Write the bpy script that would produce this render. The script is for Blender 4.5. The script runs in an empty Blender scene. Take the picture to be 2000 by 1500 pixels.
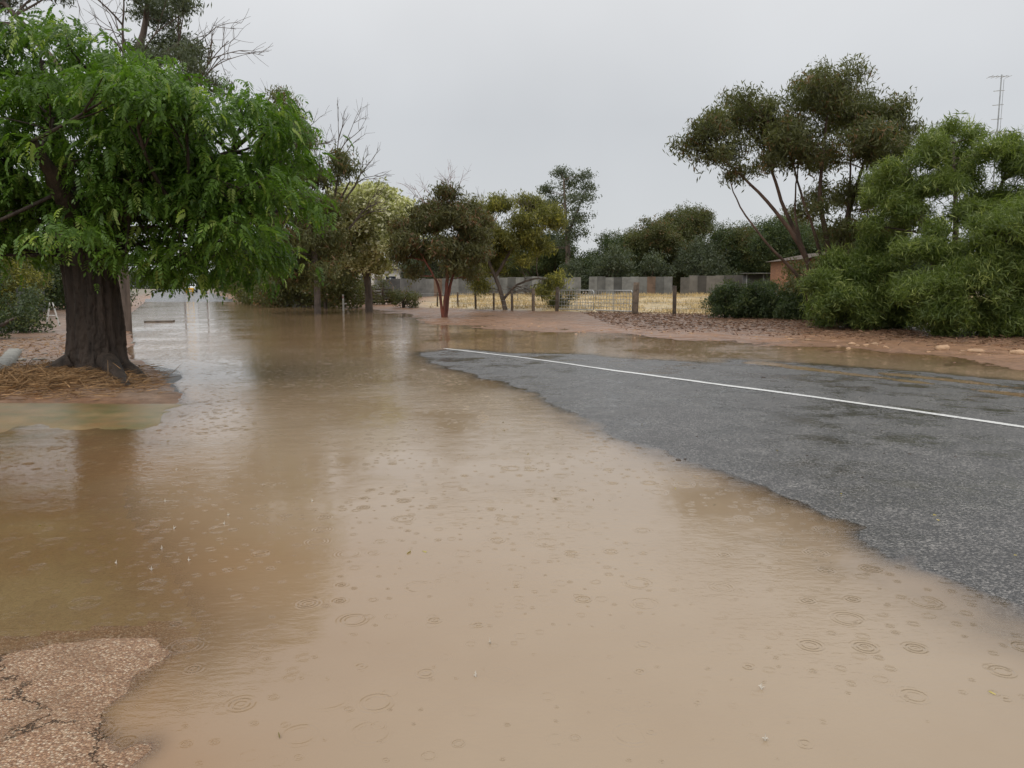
import bpy, math, numpy as np
from mathutils import Vector
rng=np.random.default_rng(7)
S=bpy.context.scene
S.view_settings.view_transform='Standard'; S.view_settings.look='None'; S.view_settings.exposure=0
# ------------------------------------------------------------------ helpers
class NT:
    def __init__(s,nt): s.nt=nt
    def n(s,t,**k):
        nd=s.nt.nodes.new(t)
        for a,b in k.items():
            if a.startswith('i_'):
                key=a[2:].replace('_',' ')
                nd.inputs[key].default_value=b
            else: setattr(nd,a,b)
        return nd
    def l(s,a,b): s.nt.links.new(a,b)
    def put(s,sock,v):
        if hasattr(v,'is_linked') or hasattr(v,'links'): s.l(v,sock)
        else: sock.default_value=v
    def m(s,op,a,b=0.0,c=None,clamp=False):
        nd=s.nt.nodes.new('ShaderNodeMath'); nd.operation=op; nd.use_clamp=clamp
        s.put(nd.inputs[0],a); s.put(nd.inputs[1],b)
        if c is not None: s.put(nd.inputs[2],c)
        return nd.outputs[0]
    def mix(s,f,a,b,bt='MIX'):
        nd=s.nt.nodes.new('ShaderNodeMix'); nd.data_type='RGBA'; nd.blend_type=bt
        s.put(nd.inputs[0],f)
        for i,v in ((6,a),(7,b)):
            if isinstance(v,tuple) and len(v)==3: v=v+(1,)
            s.put(nd.inputs[i],v)
        return nd.outputs[2]
    def noise(s,vec,scale,detail=4,rough=.55,dim='3D'):
        nd=s.nt.nodes.new('ShaderNodeTexNoise'); nd.noise_dimensions=dim
        nd.inputs['Scale'].default_value=scale; nd.inputs['Detail'].default_value=detail; nd.inputs['Roughness'].default_value=rough
        if vec is not None: s.l(vec,nd.inputs['Vector'])
        return nd.outputs[0]
    def vor(s,vec,scale,feature='F1',dim='3D',rand=1.0):
        nd=s.nt.nodes.new('ShaderNodeTexVoronoi'); nd.voronoi_dimensions=dim; nd.feature=feature
        nd.inputs['Scale'].default_value=scale; nd.inputs['Randomness'].default_value=rand
        if vec is not None: s.l(vec,nd.inputs['Vector'])
        return nd
    def mr(s,v,a,b,c=0.0,d=1.0):
        nd=s.nt.nodes.new('ShaderNodeMapRange'); s.put(nd.inputs[0],v)
        for i,x in enumerate((a,b,c,d)): s.put(nd.inputs[i+1],x)
        return nd.outputs[0]
def newmat(name):
    m=bpy.data.materials.new(name); m.use_nodes=True
    nt=m.node_tree; T=NT(nt); b=nt.nodes['Principled BSDF']
    pos=nt.nodes.new('ShaderNodeNewGeometry').outputs['Position']
    return m,T,b,pos
def simple(name,col,rough=.6,var=.35,scale=8,bump=0.0,bscale=30,metal=0.0,spec=.5,attr=False,zs=1.0):
    m,T,b,pos=newmat(name)
    if zs!=1.0:
        mp=T.n('ShaderNodeMapping'); T.l(pos,mp.inputs[0]); mp.inputs['Scale'].default_value=(1,1,zs); pos=mp.outputs[0]
    f=T.noise(pos,scale,5,.6)
    f=T.mr(f,.3,.7)
    c=T.mix(f,tuple(x*(1-var) for x in col),tuple(min(1,x*(1+var)) for x in col))
    if attr:
        a=T.n('ShaderNodeAttribute',attribute_name='tone')
        c=T.mix(1.0,c,a.outputs['Color'],'MULTIPLY')
    T.l(c,b.inputs['Base Color'])
    b.inputs['Roughness'].default_value=rough; b.inputs['Metallic'].default_value=metal
    b.inputs['Specular IOR Level'].default_value=spec
    if bump>0:
        bp=T.n('ShaderNodeBump',i_Strength=1.0,i_Distance=bump); T.l(T.noise(pos,bscale,5,.65),bp.inputs['Height']); T.l(bp.outputs[0],b.inputs['Normal'])
    return m
def mesh_obj(name,V,F,mats,parent=None,tone=None,smooth=False,mi=None,loc=None):
    V=np.asarray(V,dtype=np.float32).reshape(-1,3); F=np.asarray(F,dtype=np.int32)
    me=bpy.data.meshes.new(name)
    me.vertices.add(len(V)); me.vertices.foreach_set('co',V.ravel())
    k=F.shape[1]; me.loops.add(F.size); me.loops.foreach_set('vertex_index',F.ravel())
    me.polygons.add(len(F)); me.polygons.foreach_set('loop_start',np.arange(0,F.size,k,dtype=np.int32))
    if not isinstance(mats,(list,tuple)): mats=[mats]
    for m in mats: me.materials.append(m)
    if mi is not None: me.polygons.foreach_set('material_index',np.asarray(mi,dtype=np.int32))
    me.update(calc_edges=True)
    if smooth: me.polygons.foreach_set('use_smooth',np.ones(len(F),dtype=bool))
    if tone is not None:
        t=np.asarray(tone,dtype=np.float32)
        if t.shape[1]==3: t=np.c_[t,np.ones(len(t),dtype=np.float32)]
        a=me.color_attributes.new('tone','FLOAT_COLOR','POINT'); a.data.foreach_set('color',t.ravel())
    o=bpy.data.objects.new(name,me); S.collection.objects.link(o)
    if parent: o.parent=parent
    if loc is not None: o.location=loc
    return o
def empty(name,loc=(0,0,0)):
    o=bpy.data.objects.new(name,None); S.collection.objects.link(o); o.empty_display_size=.3; o.location=loc; return o
class Tubes:
    def __init__(s): s.V=[];s.F=[];s.n=0
    def add(s,P,R,k=6):
        P=np.asarray(P,float); R=np.asarray(R,float); n=len(P)
        T=np.gradient(P,axis=0); T/=np.linalg.norm(T,axis=1)[:,None]+1e-9
        d=P[-1]-P[0]; ref=np.array([1.,0,0]) if abs(d[2])>.8*np.linalg.norm(d) else np.array([0,0,1.])
        A=np.cross(T,ref); A/=np.linalg.norm(A,axis=1)[:,None]+1e-9; B=np.cross(T,A)
        th=np.linspace(0,2*np.pi,k,endpoint=False)
        V=P[:,None]+R[:,None,None]*(np.cos(th)[None,:,None]*A[:,None]+np.sin(th)[None,:,None]*B[:,None])
        i=np.arange(n-1)[:,None]*k; j=np.arange(k)[None]; j2=(j+1)%k
        F=np.stack([i+j,i+j2,i+k+j2,i+k+j],-1).reshape(-1,4)+s.n
        s.V.append(V.reshape(-1,3)); s.F.append(F); s.n+=n*k
    def obj(s,name,mat,parent=None,smooth=True):
        return mesh_obj(name,np.concatenate(s.V),np.concatenate(s.F),mat,parent,smooth=smooth)
BF=np.array([[0,1,3,2],[4,6,7,5],[0,4,5,1],[2,3,7,6],[0,2,6,4],[1,5,7,3]])
class Boxes:
    def __init__(s): s.V=[];s.F=[];s.T=[];s.n=0
    def add(s,c,d,yaw=0,tone=(1,1,1),tilt=0):
        g=np.array([[a,b,e] for a in(-.5,.5) for b in(-.5,.5) for e in(-.5,.5)])*np.array(d)
        if tilt:
            ct,st=math.cos(tilt),math.sin(tilt); g=np.c_[g[:,0]*ct-g[:,2]*st,g[:,1],g[:,0]*st+g[:,2]*ct]
        cy,sy=math.cos(yaw),math.sin(yaw)
        g=np.c_[g[:,0]*cy-g[:,1]*sy,g[:,0]*sy+g[:,1]*cy,g[:,2]]+np.array(c)
        s.V.append(g); s.F.append(BF+s.n); s.n+=8; s.T.append(np.tile(tone,(8,1)))
    def obj(s,name,mat,parent=None,bevel=0):
        o=mesh_obj(name,np.concatenate(s.V),np.concatenate(s.F),mat,parent,tone=np.concatenate(s.T))
        if bevel:
            md=o.modifiers.new('b','BEVEL'); md.width=bevel; md.segments=2
        return o
_tab=np.random.default_rng(3).random((256,256))
def vn(x,y):
    xi=np.floor(x).astype(int); yi=np.floor(y).astype(int); fx=x-xi; fy=y-yi
    fx=fx*fx*(3-2*fx); fy=fy*fy*(3-2*fy)
    g=lambda a,b:_tab[a&255,b&255]
    return (g(xi,yi)*(1-fx)+g(xi+1,yi)*fx)*(1-fy)+(g(xi,yi+1)*(1-fx)+g(xi+1,yi+1)*fx)*fy
def fbm(x,y,o=4):
    s=0;a=.5
    for i in range(o):
        s=s+a*(vn(x*2**i+17*i,y*2**i+31*i)-.5); a*=.55
    return s*1.6
def sdpoly(X,Y,poly):
    p=np.array(poly,float); q=np.roll(p,-1,0)
    d=np.full(X.shape,1e9); ins=np.zeros(X.shape,bool)
    for (ax,ay),(bx,by) in zip(p,q):
        ex,ey=bx-ax,by-ay; t=np.clip(((X-ax)*ex+(Y-ay)*ey)/(ex*ex+ey*ey+1e-12),0,1)
        d=np.minimum(d,np.hypot(X-ax-t*ex,Y-ay-t*ey))
        c=((ay>Y)!=(by>Y))
        ins^=c&(X<(bx-ax)*(Y-ay)/((by-ay) if by!=ay else 1e-9)+ax)
    return np.where(ins,d,-d)
def sstep(a,b,x):
    t=np.clip((x-a)/(b-a),0,1); return t*t*(3-2*t)
# ------------------------------------------------------------------ terrain description (metres)
polyL=[(-3000,10.4),(-4.5,10.4),(-5.0,11.5),(-5.9,12.6),(-7.2,15.0),(-9.2,18.5),(-11.6,23.5),(-15.2,30.3),(-20.5,41),(-29.4,60.7),(-39,82),(-76,165),(-700,1550),(-3000,1550)]
polyD=[(-60,3.3),(-1.69,3.34),(-2.15,4.07),(-2.9,5.1),(-3.35,5.9),(-3.9,7.42),(-4.36,8.83),(-4.5,10.42),(-60,10.42)]
polyA=[(-60,3.24),(-2.29,3.26),(-1.65,3.42),(-1.5,3.2),(-1.38,2.7),(-1.12,2.39),(-1.0,2.0),(-.9,0),(-.8,-1),(-60,-1)]
polyT=[(-2.33,18.85),(-1.49,15.84),(-.45,13.34),(.4,11.6),(.63,10.4),(1.0,8.83),(1.25,7.79),(1.73,6.86),(2.02,5.89),(2.26,5.4),(2.3,4.77),(2.43,4.23),(2.62,3.76),(2.8,3.18),(3.2,2),(3.6,0),(3.8,-1),(20.5,-1),(17,3),(12.2,9.1),(8.72,12.98),(6.37,15.84),(4.96,16.85),(4.56,15.9),(3.11,16.7),(1.82,18.13),(0,18.55),(-1.31,19.6)]
polyR=[(-27.5,84),(-15.7,65.7),(-8.2,51.7),(-3.9,39.1),(-1,30.3),(1.4,26.3),(3.95,23.9),(6.48,22.0),(8.68,19.0),(10.6,16.3),(14,12),(20,6),(25,-1),(3000,-1),(3000,1550),(-660,1550),(-66,165)]
polyRoad=[(-1,-1),(-4.4,10.4),(-6.5,14),(-9,18.5),(-15,30.3),(-29,60.7),(-38.5,81),(-76,165),(-660,1500),(-640,1500),(-66,165),(-28.5,81),(-12,45),(-1.5,20.4),(1.9,18.8),(5,17.6),(9.1,13.5),(12.6,9.4),(17.3,3.2),(20.8,-1)]
def seg(X,Y,a,b):
    ex,ey=b[0]-a[0],b[1]-a[1]; t=np.clip(((X-a[0])*ex+(Y-a[1])*ey)/(ex*ex+ey*ey),0,1)
    return np.hypot(X-a[0]-t*ex,Y-a[1]-t*ey)
def terrain(X,Y):
    sL=sdpoly(X,Y,polyL); sD=sdpoly(X,Y,polyD); sA=sdpoly(X,Y,polyA); sT=sdpoly(X,Y,polyT); sR=sdpoly(X,Y,polyR)
    n=fbm(X*.9,Y*.9); nf=fbm(X*4,Y*4,3); nb=fbm(X*.25,Y*.25)
    hL=np.clip(sL*.07,-.3,.10)+.02*n*(sL>-1)+.13*np.exp(-((X+7.6)**2+(Y-13.2)**2)/2.5)
    hD=np.clip((sD+.5*n)*.013-.006,-.3,-.0018)+.016*sstep(8.2,9.2,Y+1.6*n+.4*nf)*(sD+.4*n>-.1)+.0018*n+.0012*nf-.003*np.exp(-((Y-6.6+n)/1.0)**2)
    hA=np.clip((sA-.10+.14*nf+.10*n)*.11,-.3,.014)+.004*nf+.003*n
    hT=np.clip((sT+.06*nf)*.014,-.3,.05)+.004*n+.0025*nf-.042*np.exp(-((seg(X,Y,(5.2,16.2),(7.7,11.1))+.35*n)/.22)**2)-.03*np.exp(-((seg(X,Y,(6.9,14.2),(9.6,9.4))+.3*n)/.2)**2)
    hR=np.clip(sR*.012,-.3,.20)+.045*nb+.024*n+.008*nf
    hR=hR+.55*sstep(48,82,Y+X*.5)*(sR>0)
    hF=np.clip((Y-82.5)*.012,-.3,.9)
    H=np.maximum.reduce([hL,hD,hA,hT,hR,hF,np.full(X.shape,-.15)])
    return H,sL,sD,sA,sT,sR,n,nf,nb
def Hp(x,y): return float(terrain(np.array([float(x)]),np.array([float(y)]))[0][0])
r=np.exp(np.arange(math.log(.45),math.log(1500),.0125)); c=np.linspace(-1.6,1.6,520)
Yg=np.repeat((r-1)[:,None],len(c),1); Xg=c[None,:]*(r[:,None]+.8)
Hh,sL,sD,sA,sT,sR,n1,nf,nb=terrain(Xg,Yg)
nr,nc=Xg.shape; V=np.stack([Xg,Yg,Hh],-1).reshape(-1,3)
ii=(np.arange(nr-1)[:,None]*nc+np.arange(nc-1)[None]).ravel()
Q=np.stack([ii,ii+1,ii+nc+1,ii+nc],-1)
sRd=sdpoly(Xg,Yg,polyRoad).ravel(); fl=lambda a:a.ravel()[Q].mean(1)
fA=fl(sA)>-.12; fD=(fl(sD)>-.25)&~fA&(fl(sL)<0); fRd=(sRd[Q].mean(1)>0)&~fA&~fD&(fl(sL)<.0)&(fl(sR)<.2)
fG=~(fA|fD|fRd)
def C(*a): return np.array(a)
col=np.zeros((nr,nc,3)); col[:]=C(.28,.15,.082)
def blend(col,m,cc): m=np.clip(m,0,1)[...,None]; return col*(1-m)+cc*m
n2=fbm(Xg*.5+50,Yg*.5+9,5); n3=fbm(Xg*2+5,Yg*2+77,4)
col=blend(col,sstep(0,2,sL),C(.22,.135,.09))
col=blend(col,sstep(-.1,.4,n2)*(sL>0)*.7,C(.29,.21,.155))
gl=Xg*.707+(Yg-49.5)*.71
col=blend(col,sstep(.0,.3,n3)*(sR>0)*.5,C(.19,.10,.058))
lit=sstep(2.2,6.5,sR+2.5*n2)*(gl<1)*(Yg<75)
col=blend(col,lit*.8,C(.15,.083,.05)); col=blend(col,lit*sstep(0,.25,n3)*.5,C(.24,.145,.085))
grass=sstep(0,1.5,gl+1.5*n2)*(Yg<100)*sstep(-9,-5,Xg)
col=blend(col,grass,C(.50,.37,.19)); col=blend(col,grass*sstep(.0,.3,n2),C(.33,.25,.12)); col=blend(col,grass*sstep(.05,.3,n3)*.6,C(.58,.46,.26))
col=blend(col,sstep(95,140,Yg)*.9,C(.16,.13,.07))
col=blend(col,(1-sstep(.0,.035,Hh))*.45,C(.15,.08,.045))
m,T,b,pos=newmat('wet_soil')
a=T.n('ShaderNodeAttribute',attribute_name='tone').outputs['Color']
f1=T.mr(T.noise(pos,5,8,.7),.3,.7,.6,1.4); f2=T.mr(T.noise(pos,38,4,.7),.3,.7,.7,1.3)
vv=T.n('ShaderNodeCombineXYZ'); k=T.m('MULTIPLY',f1,f2)
for q in range(3): T.l(k,vv.inputs[q])
T.l(T.mix(1.0,a,vv.outputs[0],'MULTIPLY'),b.inputs['Base Color'])
T.l(T.mr(T.noise(pos,1.3,4,.6),.35,.65,.25,.65),b.inputs['Roughness'])
bp=T.n('ShaderNodeBump',i_Strength=1.0,i_Distance=.02); T.l(T.noise(pos,14,8,.75),bp.inputs['Height']); T.l(bp.outputs[0],b.inputs['Normal'])
mSoil=m
Vsk=np.array([[-6000,-6000,-.5],[6000,-6000,-.5],[6000,6000,-.5],[-6000,6000,-.5]])
GV=np.concatenate([V,Vsk]); GF=np.concatenate([Q[fG],np.array([[0,1,2,3]])+len(V)])
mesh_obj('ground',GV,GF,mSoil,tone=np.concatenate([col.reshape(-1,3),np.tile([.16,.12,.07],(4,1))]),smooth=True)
# asphalt
m,T,b,pos=newmat('wet_asphalt')
v=T.vor(pos,80); f=T.mr(T.noise(pos,2.2,6,.65),.35,.65)
sep=T.n('ShaderNodeSeparateColor'); T.l(v.outputs['Color'],sep.inputs[0])
c1=T.mix(T.m('POWER',sep.outputs[0],3.2),(.043,.042,.043),(.33,.31,.29))
c1=T.mix(T.m('MULTIPLY',f,.5),c1,(.028,.027,.028))
c1=T.mix(T.mr(T.noise(pos,.8,5,.7),.55,.75,0,.45),c1,(.11,.09,.07))
T.l(c1,b.inputs['Base Color'])
pf=T.mr(T.noise(pos,.8,8,.74),.46,.58)
T.l(T.mr(pf,0,1,.40,.07),b.inputs['Roughness'])
hh=T.m('ADD',T.m('MULTIPLY',v.outputs['Distance'],T.mr(pf,0,1,-1.1,-.15)),T.m('MULTIPLY',T.noise(pos,22,4,.7),T.mr(pf,0,1,.9,.15)))
bp=T.n('ShaderNodeBump',i_Strength=.9,i_Distance=.007); T.l(hh,bp.inputs['Height']); T.l(bp.outputs[0],b.inputs['Normal'])
b.inputs['Specular IOR Level'].default_value=.6
mesh_obj('road',V,Q[fRd],m,smooth=True)
# aggregate footpath
m,T,b,pos=newmat('exposed_aggregate')
v=T.vor(pos,105); sep=T.n('ShaderNodeSeparateColor'); T.l(v.outputs['Color'],sep.inputs[0])
cr=T.n('ShaderNodeValToRGB'); T.l(sep.outputs[0],cr.inputs[0])
e=cr.color_ramp.elements; e[0].color=(.20,.10,.055,1); e[1].color=(.78,.64,.47,1)
x=e.new(.35); x.color=(.42,.235,.13,1); x=e.new(.7); x.color=(.55,.36,.22,1)
edge=T.mr(v.outputs['Distance'],.3,.6)
c1=T.mix(T.m('MULTIPLY',edge,.7),cr.outputs[0],(.18,.095,.05))
wp=T.n('ShaderNodeVectorMath',operation='ADD'); T.l(pos,wp.inputs[0])
nn=T.nt.nodes.new('ShaderNodeTexNoise'); nn.inputs['Scale'].default_value=3; nn.inputs['Detail'].default_value=8; nn.inputs['Roughness'].default_value=.7; T.l(pos,nn.inputs['Vector'])
sc=T.n('ShaderNodeVectorMath',operation='SCALE'); sc.inputs['Scale'].default_value=.6; T.l(nn.outputs['Color'],sc.inputs[0]); T.l(sc.outputs[0],wp.inputs[1])
ck=T.vor(wp.outputs[0],.8,'DISTANCE_TO_EDGE'); crk=T.mr(ck.outputs['Distance'],0,.006,1,0)
crk=T.m('MULTIPLY',crk,T.mr(T.noise(pos,5,3),.42,.52))
c1=T.mix(crk,c1,(.08,.045,.025)); c1=T.mix(T.mr(T.noise(pos,3.5,6,.7),.42,.68,0,.65),c1,(.20,.115,.06))
T.l(c1,b.inputs['Base Color']); b.inputs['Roughness'].default_value=.28
hh=T.m('SUBTRACT',T.m('MULTIPLY',v.outputs['Distance'],-1),T.m('MULTIPLY',crk,2.0))
bp=T.n('ShaderNodeBump',i_Strength=1.0,i_Distance=.007); T.l(hh,bp.inputs['Height']); T.l(bp.outputs[0],b.inputs['Normal'])
mesh_obj('footpath',V,Q[fA],m,smooth=True)
# old mossy concrete driveway
m,T,b,pos=newmat('old_concrete')
f=T.mr(T.noise(pos,1.3,7,.7),.35,.65)
sy=T.n('ShaderNodeSeparateXYZ'); T.l(pos,sy.inputs[0])
mo=T.m('MULTIPLY',T.mr(T.m('ADD',sy.outputs[1],T.mr(T.noise(pos,1.2,4),.3,.7,-1,1)),7.4,9.4),T.mr(T.noise(pos,2.4,6,.7),.34,.62))
c1=T.mix(f,(.27,.145,.055),(.38,.28,.13))
c1=T.mix(T.mr(sy.outputs[1],3.2,5.0,.75,0),c1,(.34,.27,.13))
c1=T.mix(mo,c1,(.16,.15,.06))
c1=T.mix(T.mr(T.noise(pos,55,4,.75),.45,.7,0,.6),c1,(.13,.075,.035))
c1=T.mix(T.mr(T.noise(pos,2.6,6,.75),.5,.72,0,.6),c1,(.17,.09,.04))
T.l(c1,b.inputs['Base Color']); b.inputs['Roughness'].default_value=.3
bp=T.n('ShaderNodeBump',i_Strength=.7,i_Distance=.006); T.l(T.noise(pos,45,6,.75),bp.inputs['Height']); T.l(bp.outputs[0],b.inputs['Normal'])
mesh_obj('driveway',V,Q[fD],m,smooth=True)
# flood water
wV=V.copy(); wV[:,2]=0
wf=(Hh.ravel()[Q].min(1)<.012)&(Yg.ravel()[Q].max(1)<100)
dep=np.clip(-Hh.ravel(),-.01,.2)
nearD=np.clip(1-np.clip(-sD.ravel(),0,9)/1.2,0,1)*(sT.ravel()<-1)
opq=dep*(1+3.0*(1-nearD))       # more sediment out in the flow
silt_and_reflection=np.maximum.reduce([np.exp(-np.clip(-sA,0,99)/.55)*.8,np.exp(-np.clip(-sD+.5*n1,0,99)/1.1),np.exp(-np.clip(-sL,0,99)/1.6),np.exp(-np.clip(-sR+1.2*n1,0,99)/2.6)*.95,np.exp(-np.clip(-sT,0,99)/.35)*.55,.75*sstep(9,24,Yg)]).ravel()  # silt along the shores; the left-hand brown also paints in the tree's reflection
m,T,b,pos=newmat('muddy_water')
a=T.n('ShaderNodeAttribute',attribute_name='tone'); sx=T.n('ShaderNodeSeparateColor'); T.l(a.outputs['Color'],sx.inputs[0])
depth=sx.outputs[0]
f=T.mr(T.noise(pos,.35,5,.6),.35,.65)
cB=T.mix(f,(.325,.245,.165),(.375,.292,.205))
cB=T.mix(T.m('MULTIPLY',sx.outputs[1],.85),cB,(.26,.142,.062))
T.l(cB,b.inputs['Base Color']); b.inputs['Roughness'].default_value=.035; b.inputs['IOR'].default_value=1.40
def rings(scale,seed,thr):
    ad=T.n('ShaderNodeVectorMath',operation='ADD'); T.l(pos,ad.inputs[0]); ad.inputs[1].default_value=(seed,seed*1.7,0)
    v=T.vor(ad.outputs[0],scale,'F1','2D',1.0); s2=T.n('ShaderNodeSeparateColor'); T.l(v.outputs['Color'],s2.inputs[0])
    R=T.m('MULTIPLY',T.m('POWER',s2.outputs[0],1.6),.36); x=T.m('SUBTRACT',v.outputs['Distance'],R)
    env=T.m('EXPONENT',T.m('MULTIPLY',T.m('MULTIPLY',x,x),-110.0))
    w=T.m('COSINE',T.m('MULTIPLY',x,66.0))
    on=T.m('GREATER_THAN',s2.outputs[1],thr)
    fade=T.mr(s2.outputs[0],0,1,1.0,.2)
    return T.m('MULTIPLY',T.m('MULTIPLY',T.m('MULTIPLY',env,w),on),T.m('MULTIPLY',fade,1.0/scale))
rg=T.m('ADD',rings(4.2,0,.6),rings(9.5,13.1,.5))
rg=T.m('MULTIPLY',rg,T.mr(T.noise(pos,.7,3,.5),.4,.6,.25,1.25))
st=T.n('ShaderNodeMapping'); T.l(pos,st.inputs[0]); st.inputs['Rotation'].default_value=(0,0,-.45); st.inputs['Scale'].default_value=(.7,1.6,1)
wv=T.m('ADD',T.m('MULTIPLY',T.noise(st.outputs[0],19,3,.6),.12),T.m('MULTIPLY',T.noise(st.outputs[0],3.4,3,.5),.17))
amp=T.mr(T.noise(pos,.33,5,.6),.42,.60,.3,2.1)
hh=T.m('ADD',T.m('MULTIPLY',rg,.06),T.m('MULTIPLY',T.m('MULTIPLY',wv,amp),.062))
bp=T.n('ShaderNodeBump',i_Strength=1.0,i_Distance=.22); T.l(hh,bp.inputs['Height']); T.l(bp.outputs[0],b.inputs['Normal'])
al=T.m('SUBTRACT',1.0,T.m('EXPONENT',T.m('MULTIPLY',T.m('MAXIMUM',T.m('ADD',depth,0.0003),0),-70.0)))
gl_=T.n('ShaderNodeBsdfGlossy'); gl_.inputs['Roughness'].default_value=.05; T.l(bp.outputs[0],gl_.inputs['Normal'])
fr=T.n('ShaderNodeFresnel',i_IOR=1.33); T.l(bp.outputs[0],fr.inputs['Normal'])
tr=T.n('ShaderNodeBsdfTransparent'); mx=T.n('ShaderNodeMixShader'); T.l(fr.outputs[0],mx.inputs[0]); T.l(tr.outputs[0],mx.inputs[1]); T.l(gl_.outputs[0],mx.inputs[2])
m2=T.n('ShaderNodeMixShader'); T.l(al,m2.inputs[0]); T.l(mx.outputs[0],m2.inputs[1]); T.l(b.outputs[0],m2.inputs[2])
T.l(m2.outputs[0],m.node_tree.nodes['Material Output'].inputs['Surface'])
mesh_obj('flood_water',wV,Q[wf],m,tone=np.stack([opq,silt_and_reflection,silt_and_reflection],-1),smooth=True)
# line marking
m,T,b,pos=newmat('road_paint')
w=T.mr(T.noise(pos,30,6,.8),.40,.52,0,1)
T.l(T.mix(T.mr(w,0,1,.55,1),(.10,.10,.10),(.78,.78,.76)),b.inputs['Base Color']); b.inputs['Roughness'].default_value=.35
t=np.linspace(0,1,160); LP=np.array([(-1.75,20.0),(0,17.55),(1.95,14.3),(3.8,11.5),(5.05,9.5),(5.72,8.35),(8.5,3.8),(11,-.3)])
lt=np.r_[0,np.cumsum(np.hypot(*np.diff(LP,axis=0).T))]; lt/=lt[-1]
lx=np.interp(t,lt,LP[:,0]); ly=np.interp(t,lt,LP[:,1])
nx,ny=.84,.54; rows=[]
for j,o in enumerate(np.linspace(-.065,.065,4)):
    X_,Y_=lx+nx*o,ly+ny*o; rows.append(np.stack([X_,Y_,terrain(X_,Y_)[0]+.006],-1))
LV=np.stack(rows,1).reshape(-1,3); q=(np.arange(159)[:,None]*4+np.arange(3)[None]).ravel()
mesh_obj('road_line_marking',LV,np.stack([q,q+1,q+5,q+4],-1),m,smooth=True)
# ------------------------------------------------------------------ foliage
def leafmat(name,dark,light,extra=None,trans=.35,rough=.45):
    m,T,b,pos=newmat(name)
    a=T.n('ShaderNodeAttribute',attribute_name='tone'); s=T.n('ShaderNodeSeparateColor'); T.l(a.outputs['Color'],s.inputs[0])
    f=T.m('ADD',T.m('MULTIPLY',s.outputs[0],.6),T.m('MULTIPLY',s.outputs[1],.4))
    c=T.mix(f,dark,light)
    if extra: c=T.mix(T.m('GREATER_THAN',s.outputs[2],extra[1]),c,extra[0])
    T.l(c,b.inputs['Base Color']); b.inputs['Roughness'].default_value=rough; b.inputs['Specular IOR Level'].default_value=.35
    t=T.n('ShaderNodeBsdfTranslucent'); T.l(T.mix(1.0,c,(1.4,1.6,.7),'MULTIPLY'),t.inputs[0])
    mx=T.n('ShaderNodeMixShader'); mx.inputs[0].default_value=trans; T.l(b.outputs[0],mx.inputs[1]); T.l(t.outputs[0],mx.inputs[2])
    T.l(mx.outputs[0],m.node_tree.nodes['Material Output'].inputs['Surface']); return m
def diamond(p,d,up,L,W):
    d=np.array(d,float); d/=np.linalg.norm(d); s=np.cross(d,up); s/=np.linalg.norm(s)+1e-9; p=np.array(p)
    return [p,p+d*L*.45+s*W/2,p+d*L,p+d*L*.45-s*W/2]
def tp_pinnate():
    L=[]
    for i in range(5):
        t=i/5; x=.05+.22*t; z=-.16*t*t; 
        for sg in(-1,1): L.append(diamond((x,0,z),(.6,sg*.75,-.35-.4*t),(0,.3*sg,1),.115-.02*t,.048))
    L.append(diamond((.27,0,-.15),(1,0,-1.0),(0,0,1),.11,.044)); return np.array(L)
def tp_hang(n,L0,W0,sp,droop=1.0,seed=1):
    g=np.random.default_rng(seed); L=[]
    for i in range(n):
        d=g.normal(size=3); d[2]-=droop; u=g.normal(size=3)
        L.append(diamond(g.normal(size=3)*sp,d,u,L0*g.uniform(.6,1.2),W0*g.uniform(.7,1.2)))
    return np.array(L)
def foliage(name,Pc,tpl,mat,parent,scale,outdir,tones,seed,tilt=.4,tmean=0.):
    g=np.random.default_rng(seed); N=len(Pc); M=len(tpl)
    yaw=np.arctan2(outdir[:,1],outdir[:,0])+g.normal(0,.9,N); ti=g.normal(tmean,tilt,N); ro=g.normal(0,tilt,N); sc=scale*g.uniform(.65,1.3,N)
    cy,sy,ct,st,cr_,sr=np.cos(yaw),np.sin(yaw),np.cos(ti),np.sin(ti),np.cos(ro),np.sin(ro)
    Z=np.zeros(N);O=np.ones(N)
    Rz=np.stack([cy,-sy,Z,sy,cy,Z,Z,Z,O],-1).reshape(N,3,3); Ry=np.stack([ct,Z,st,Z,O,Z,-st,Z,ct],-1).reshape(N,3,3); Rx=np.stack([O,Z,Z,Z,cr_,-sr,Z,sr,cr_],-1).reshape(N,3,3)
    R=Rz@Ry@Rx
    W=np.einsum('nij,kj->nki',R,tpl.reshape(-1,3))*sc[:,None,None]+Pc[:,None]
    F=np.arange(N*M*4).reshape(-1,4)
    tn=np.zeros((N,M,4,3)); tn[...,0]=tones[:,None,None]; tn[...,1]=g.random((N,M))[:,:,None]; tn[...,2]=g.random(N)[:,None,None]
    return mesh_obj(name,W.reshape(-1,3),F,mat,parent,tone=tn.reshape(-1,3))
def curve(a,b,bend,n=6,up=0.0,g=rng):
    a=np.array(a,float);b=np.array(b,float); L=np.linalg.norm(b-a); mid=(a+b)/2+g.normal(size=3)*bend*L; mid[2]+=up*L
    t=np.linspace(0,1,n)[:,None]; return (1-t)**2*a+2*t*(1-t)*mid+t*t*b
def bare(Tb,p,d,L,R,lv,g,spread=.5,up=.15):
    d=d/np.linalg.norm(d); q=p+d*L; pts=curve(p,q,.07,5,0,g); Tb.add(pts,np.linspace(R,R*.62,5),5 if lv>1 else 4)
    if lv<=0: return
    for i in range(g.integers(2,4)):
        nd=d+g.normal(size=3)*spread; nd[2]+=up; t=g.uniform(.5,1.0)
        bare(Tb,pts[min(4,int(t*4.99))],nd,L*g.uniform(.6,.85),R*.58,lv-1,g,spread,up)
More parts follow.
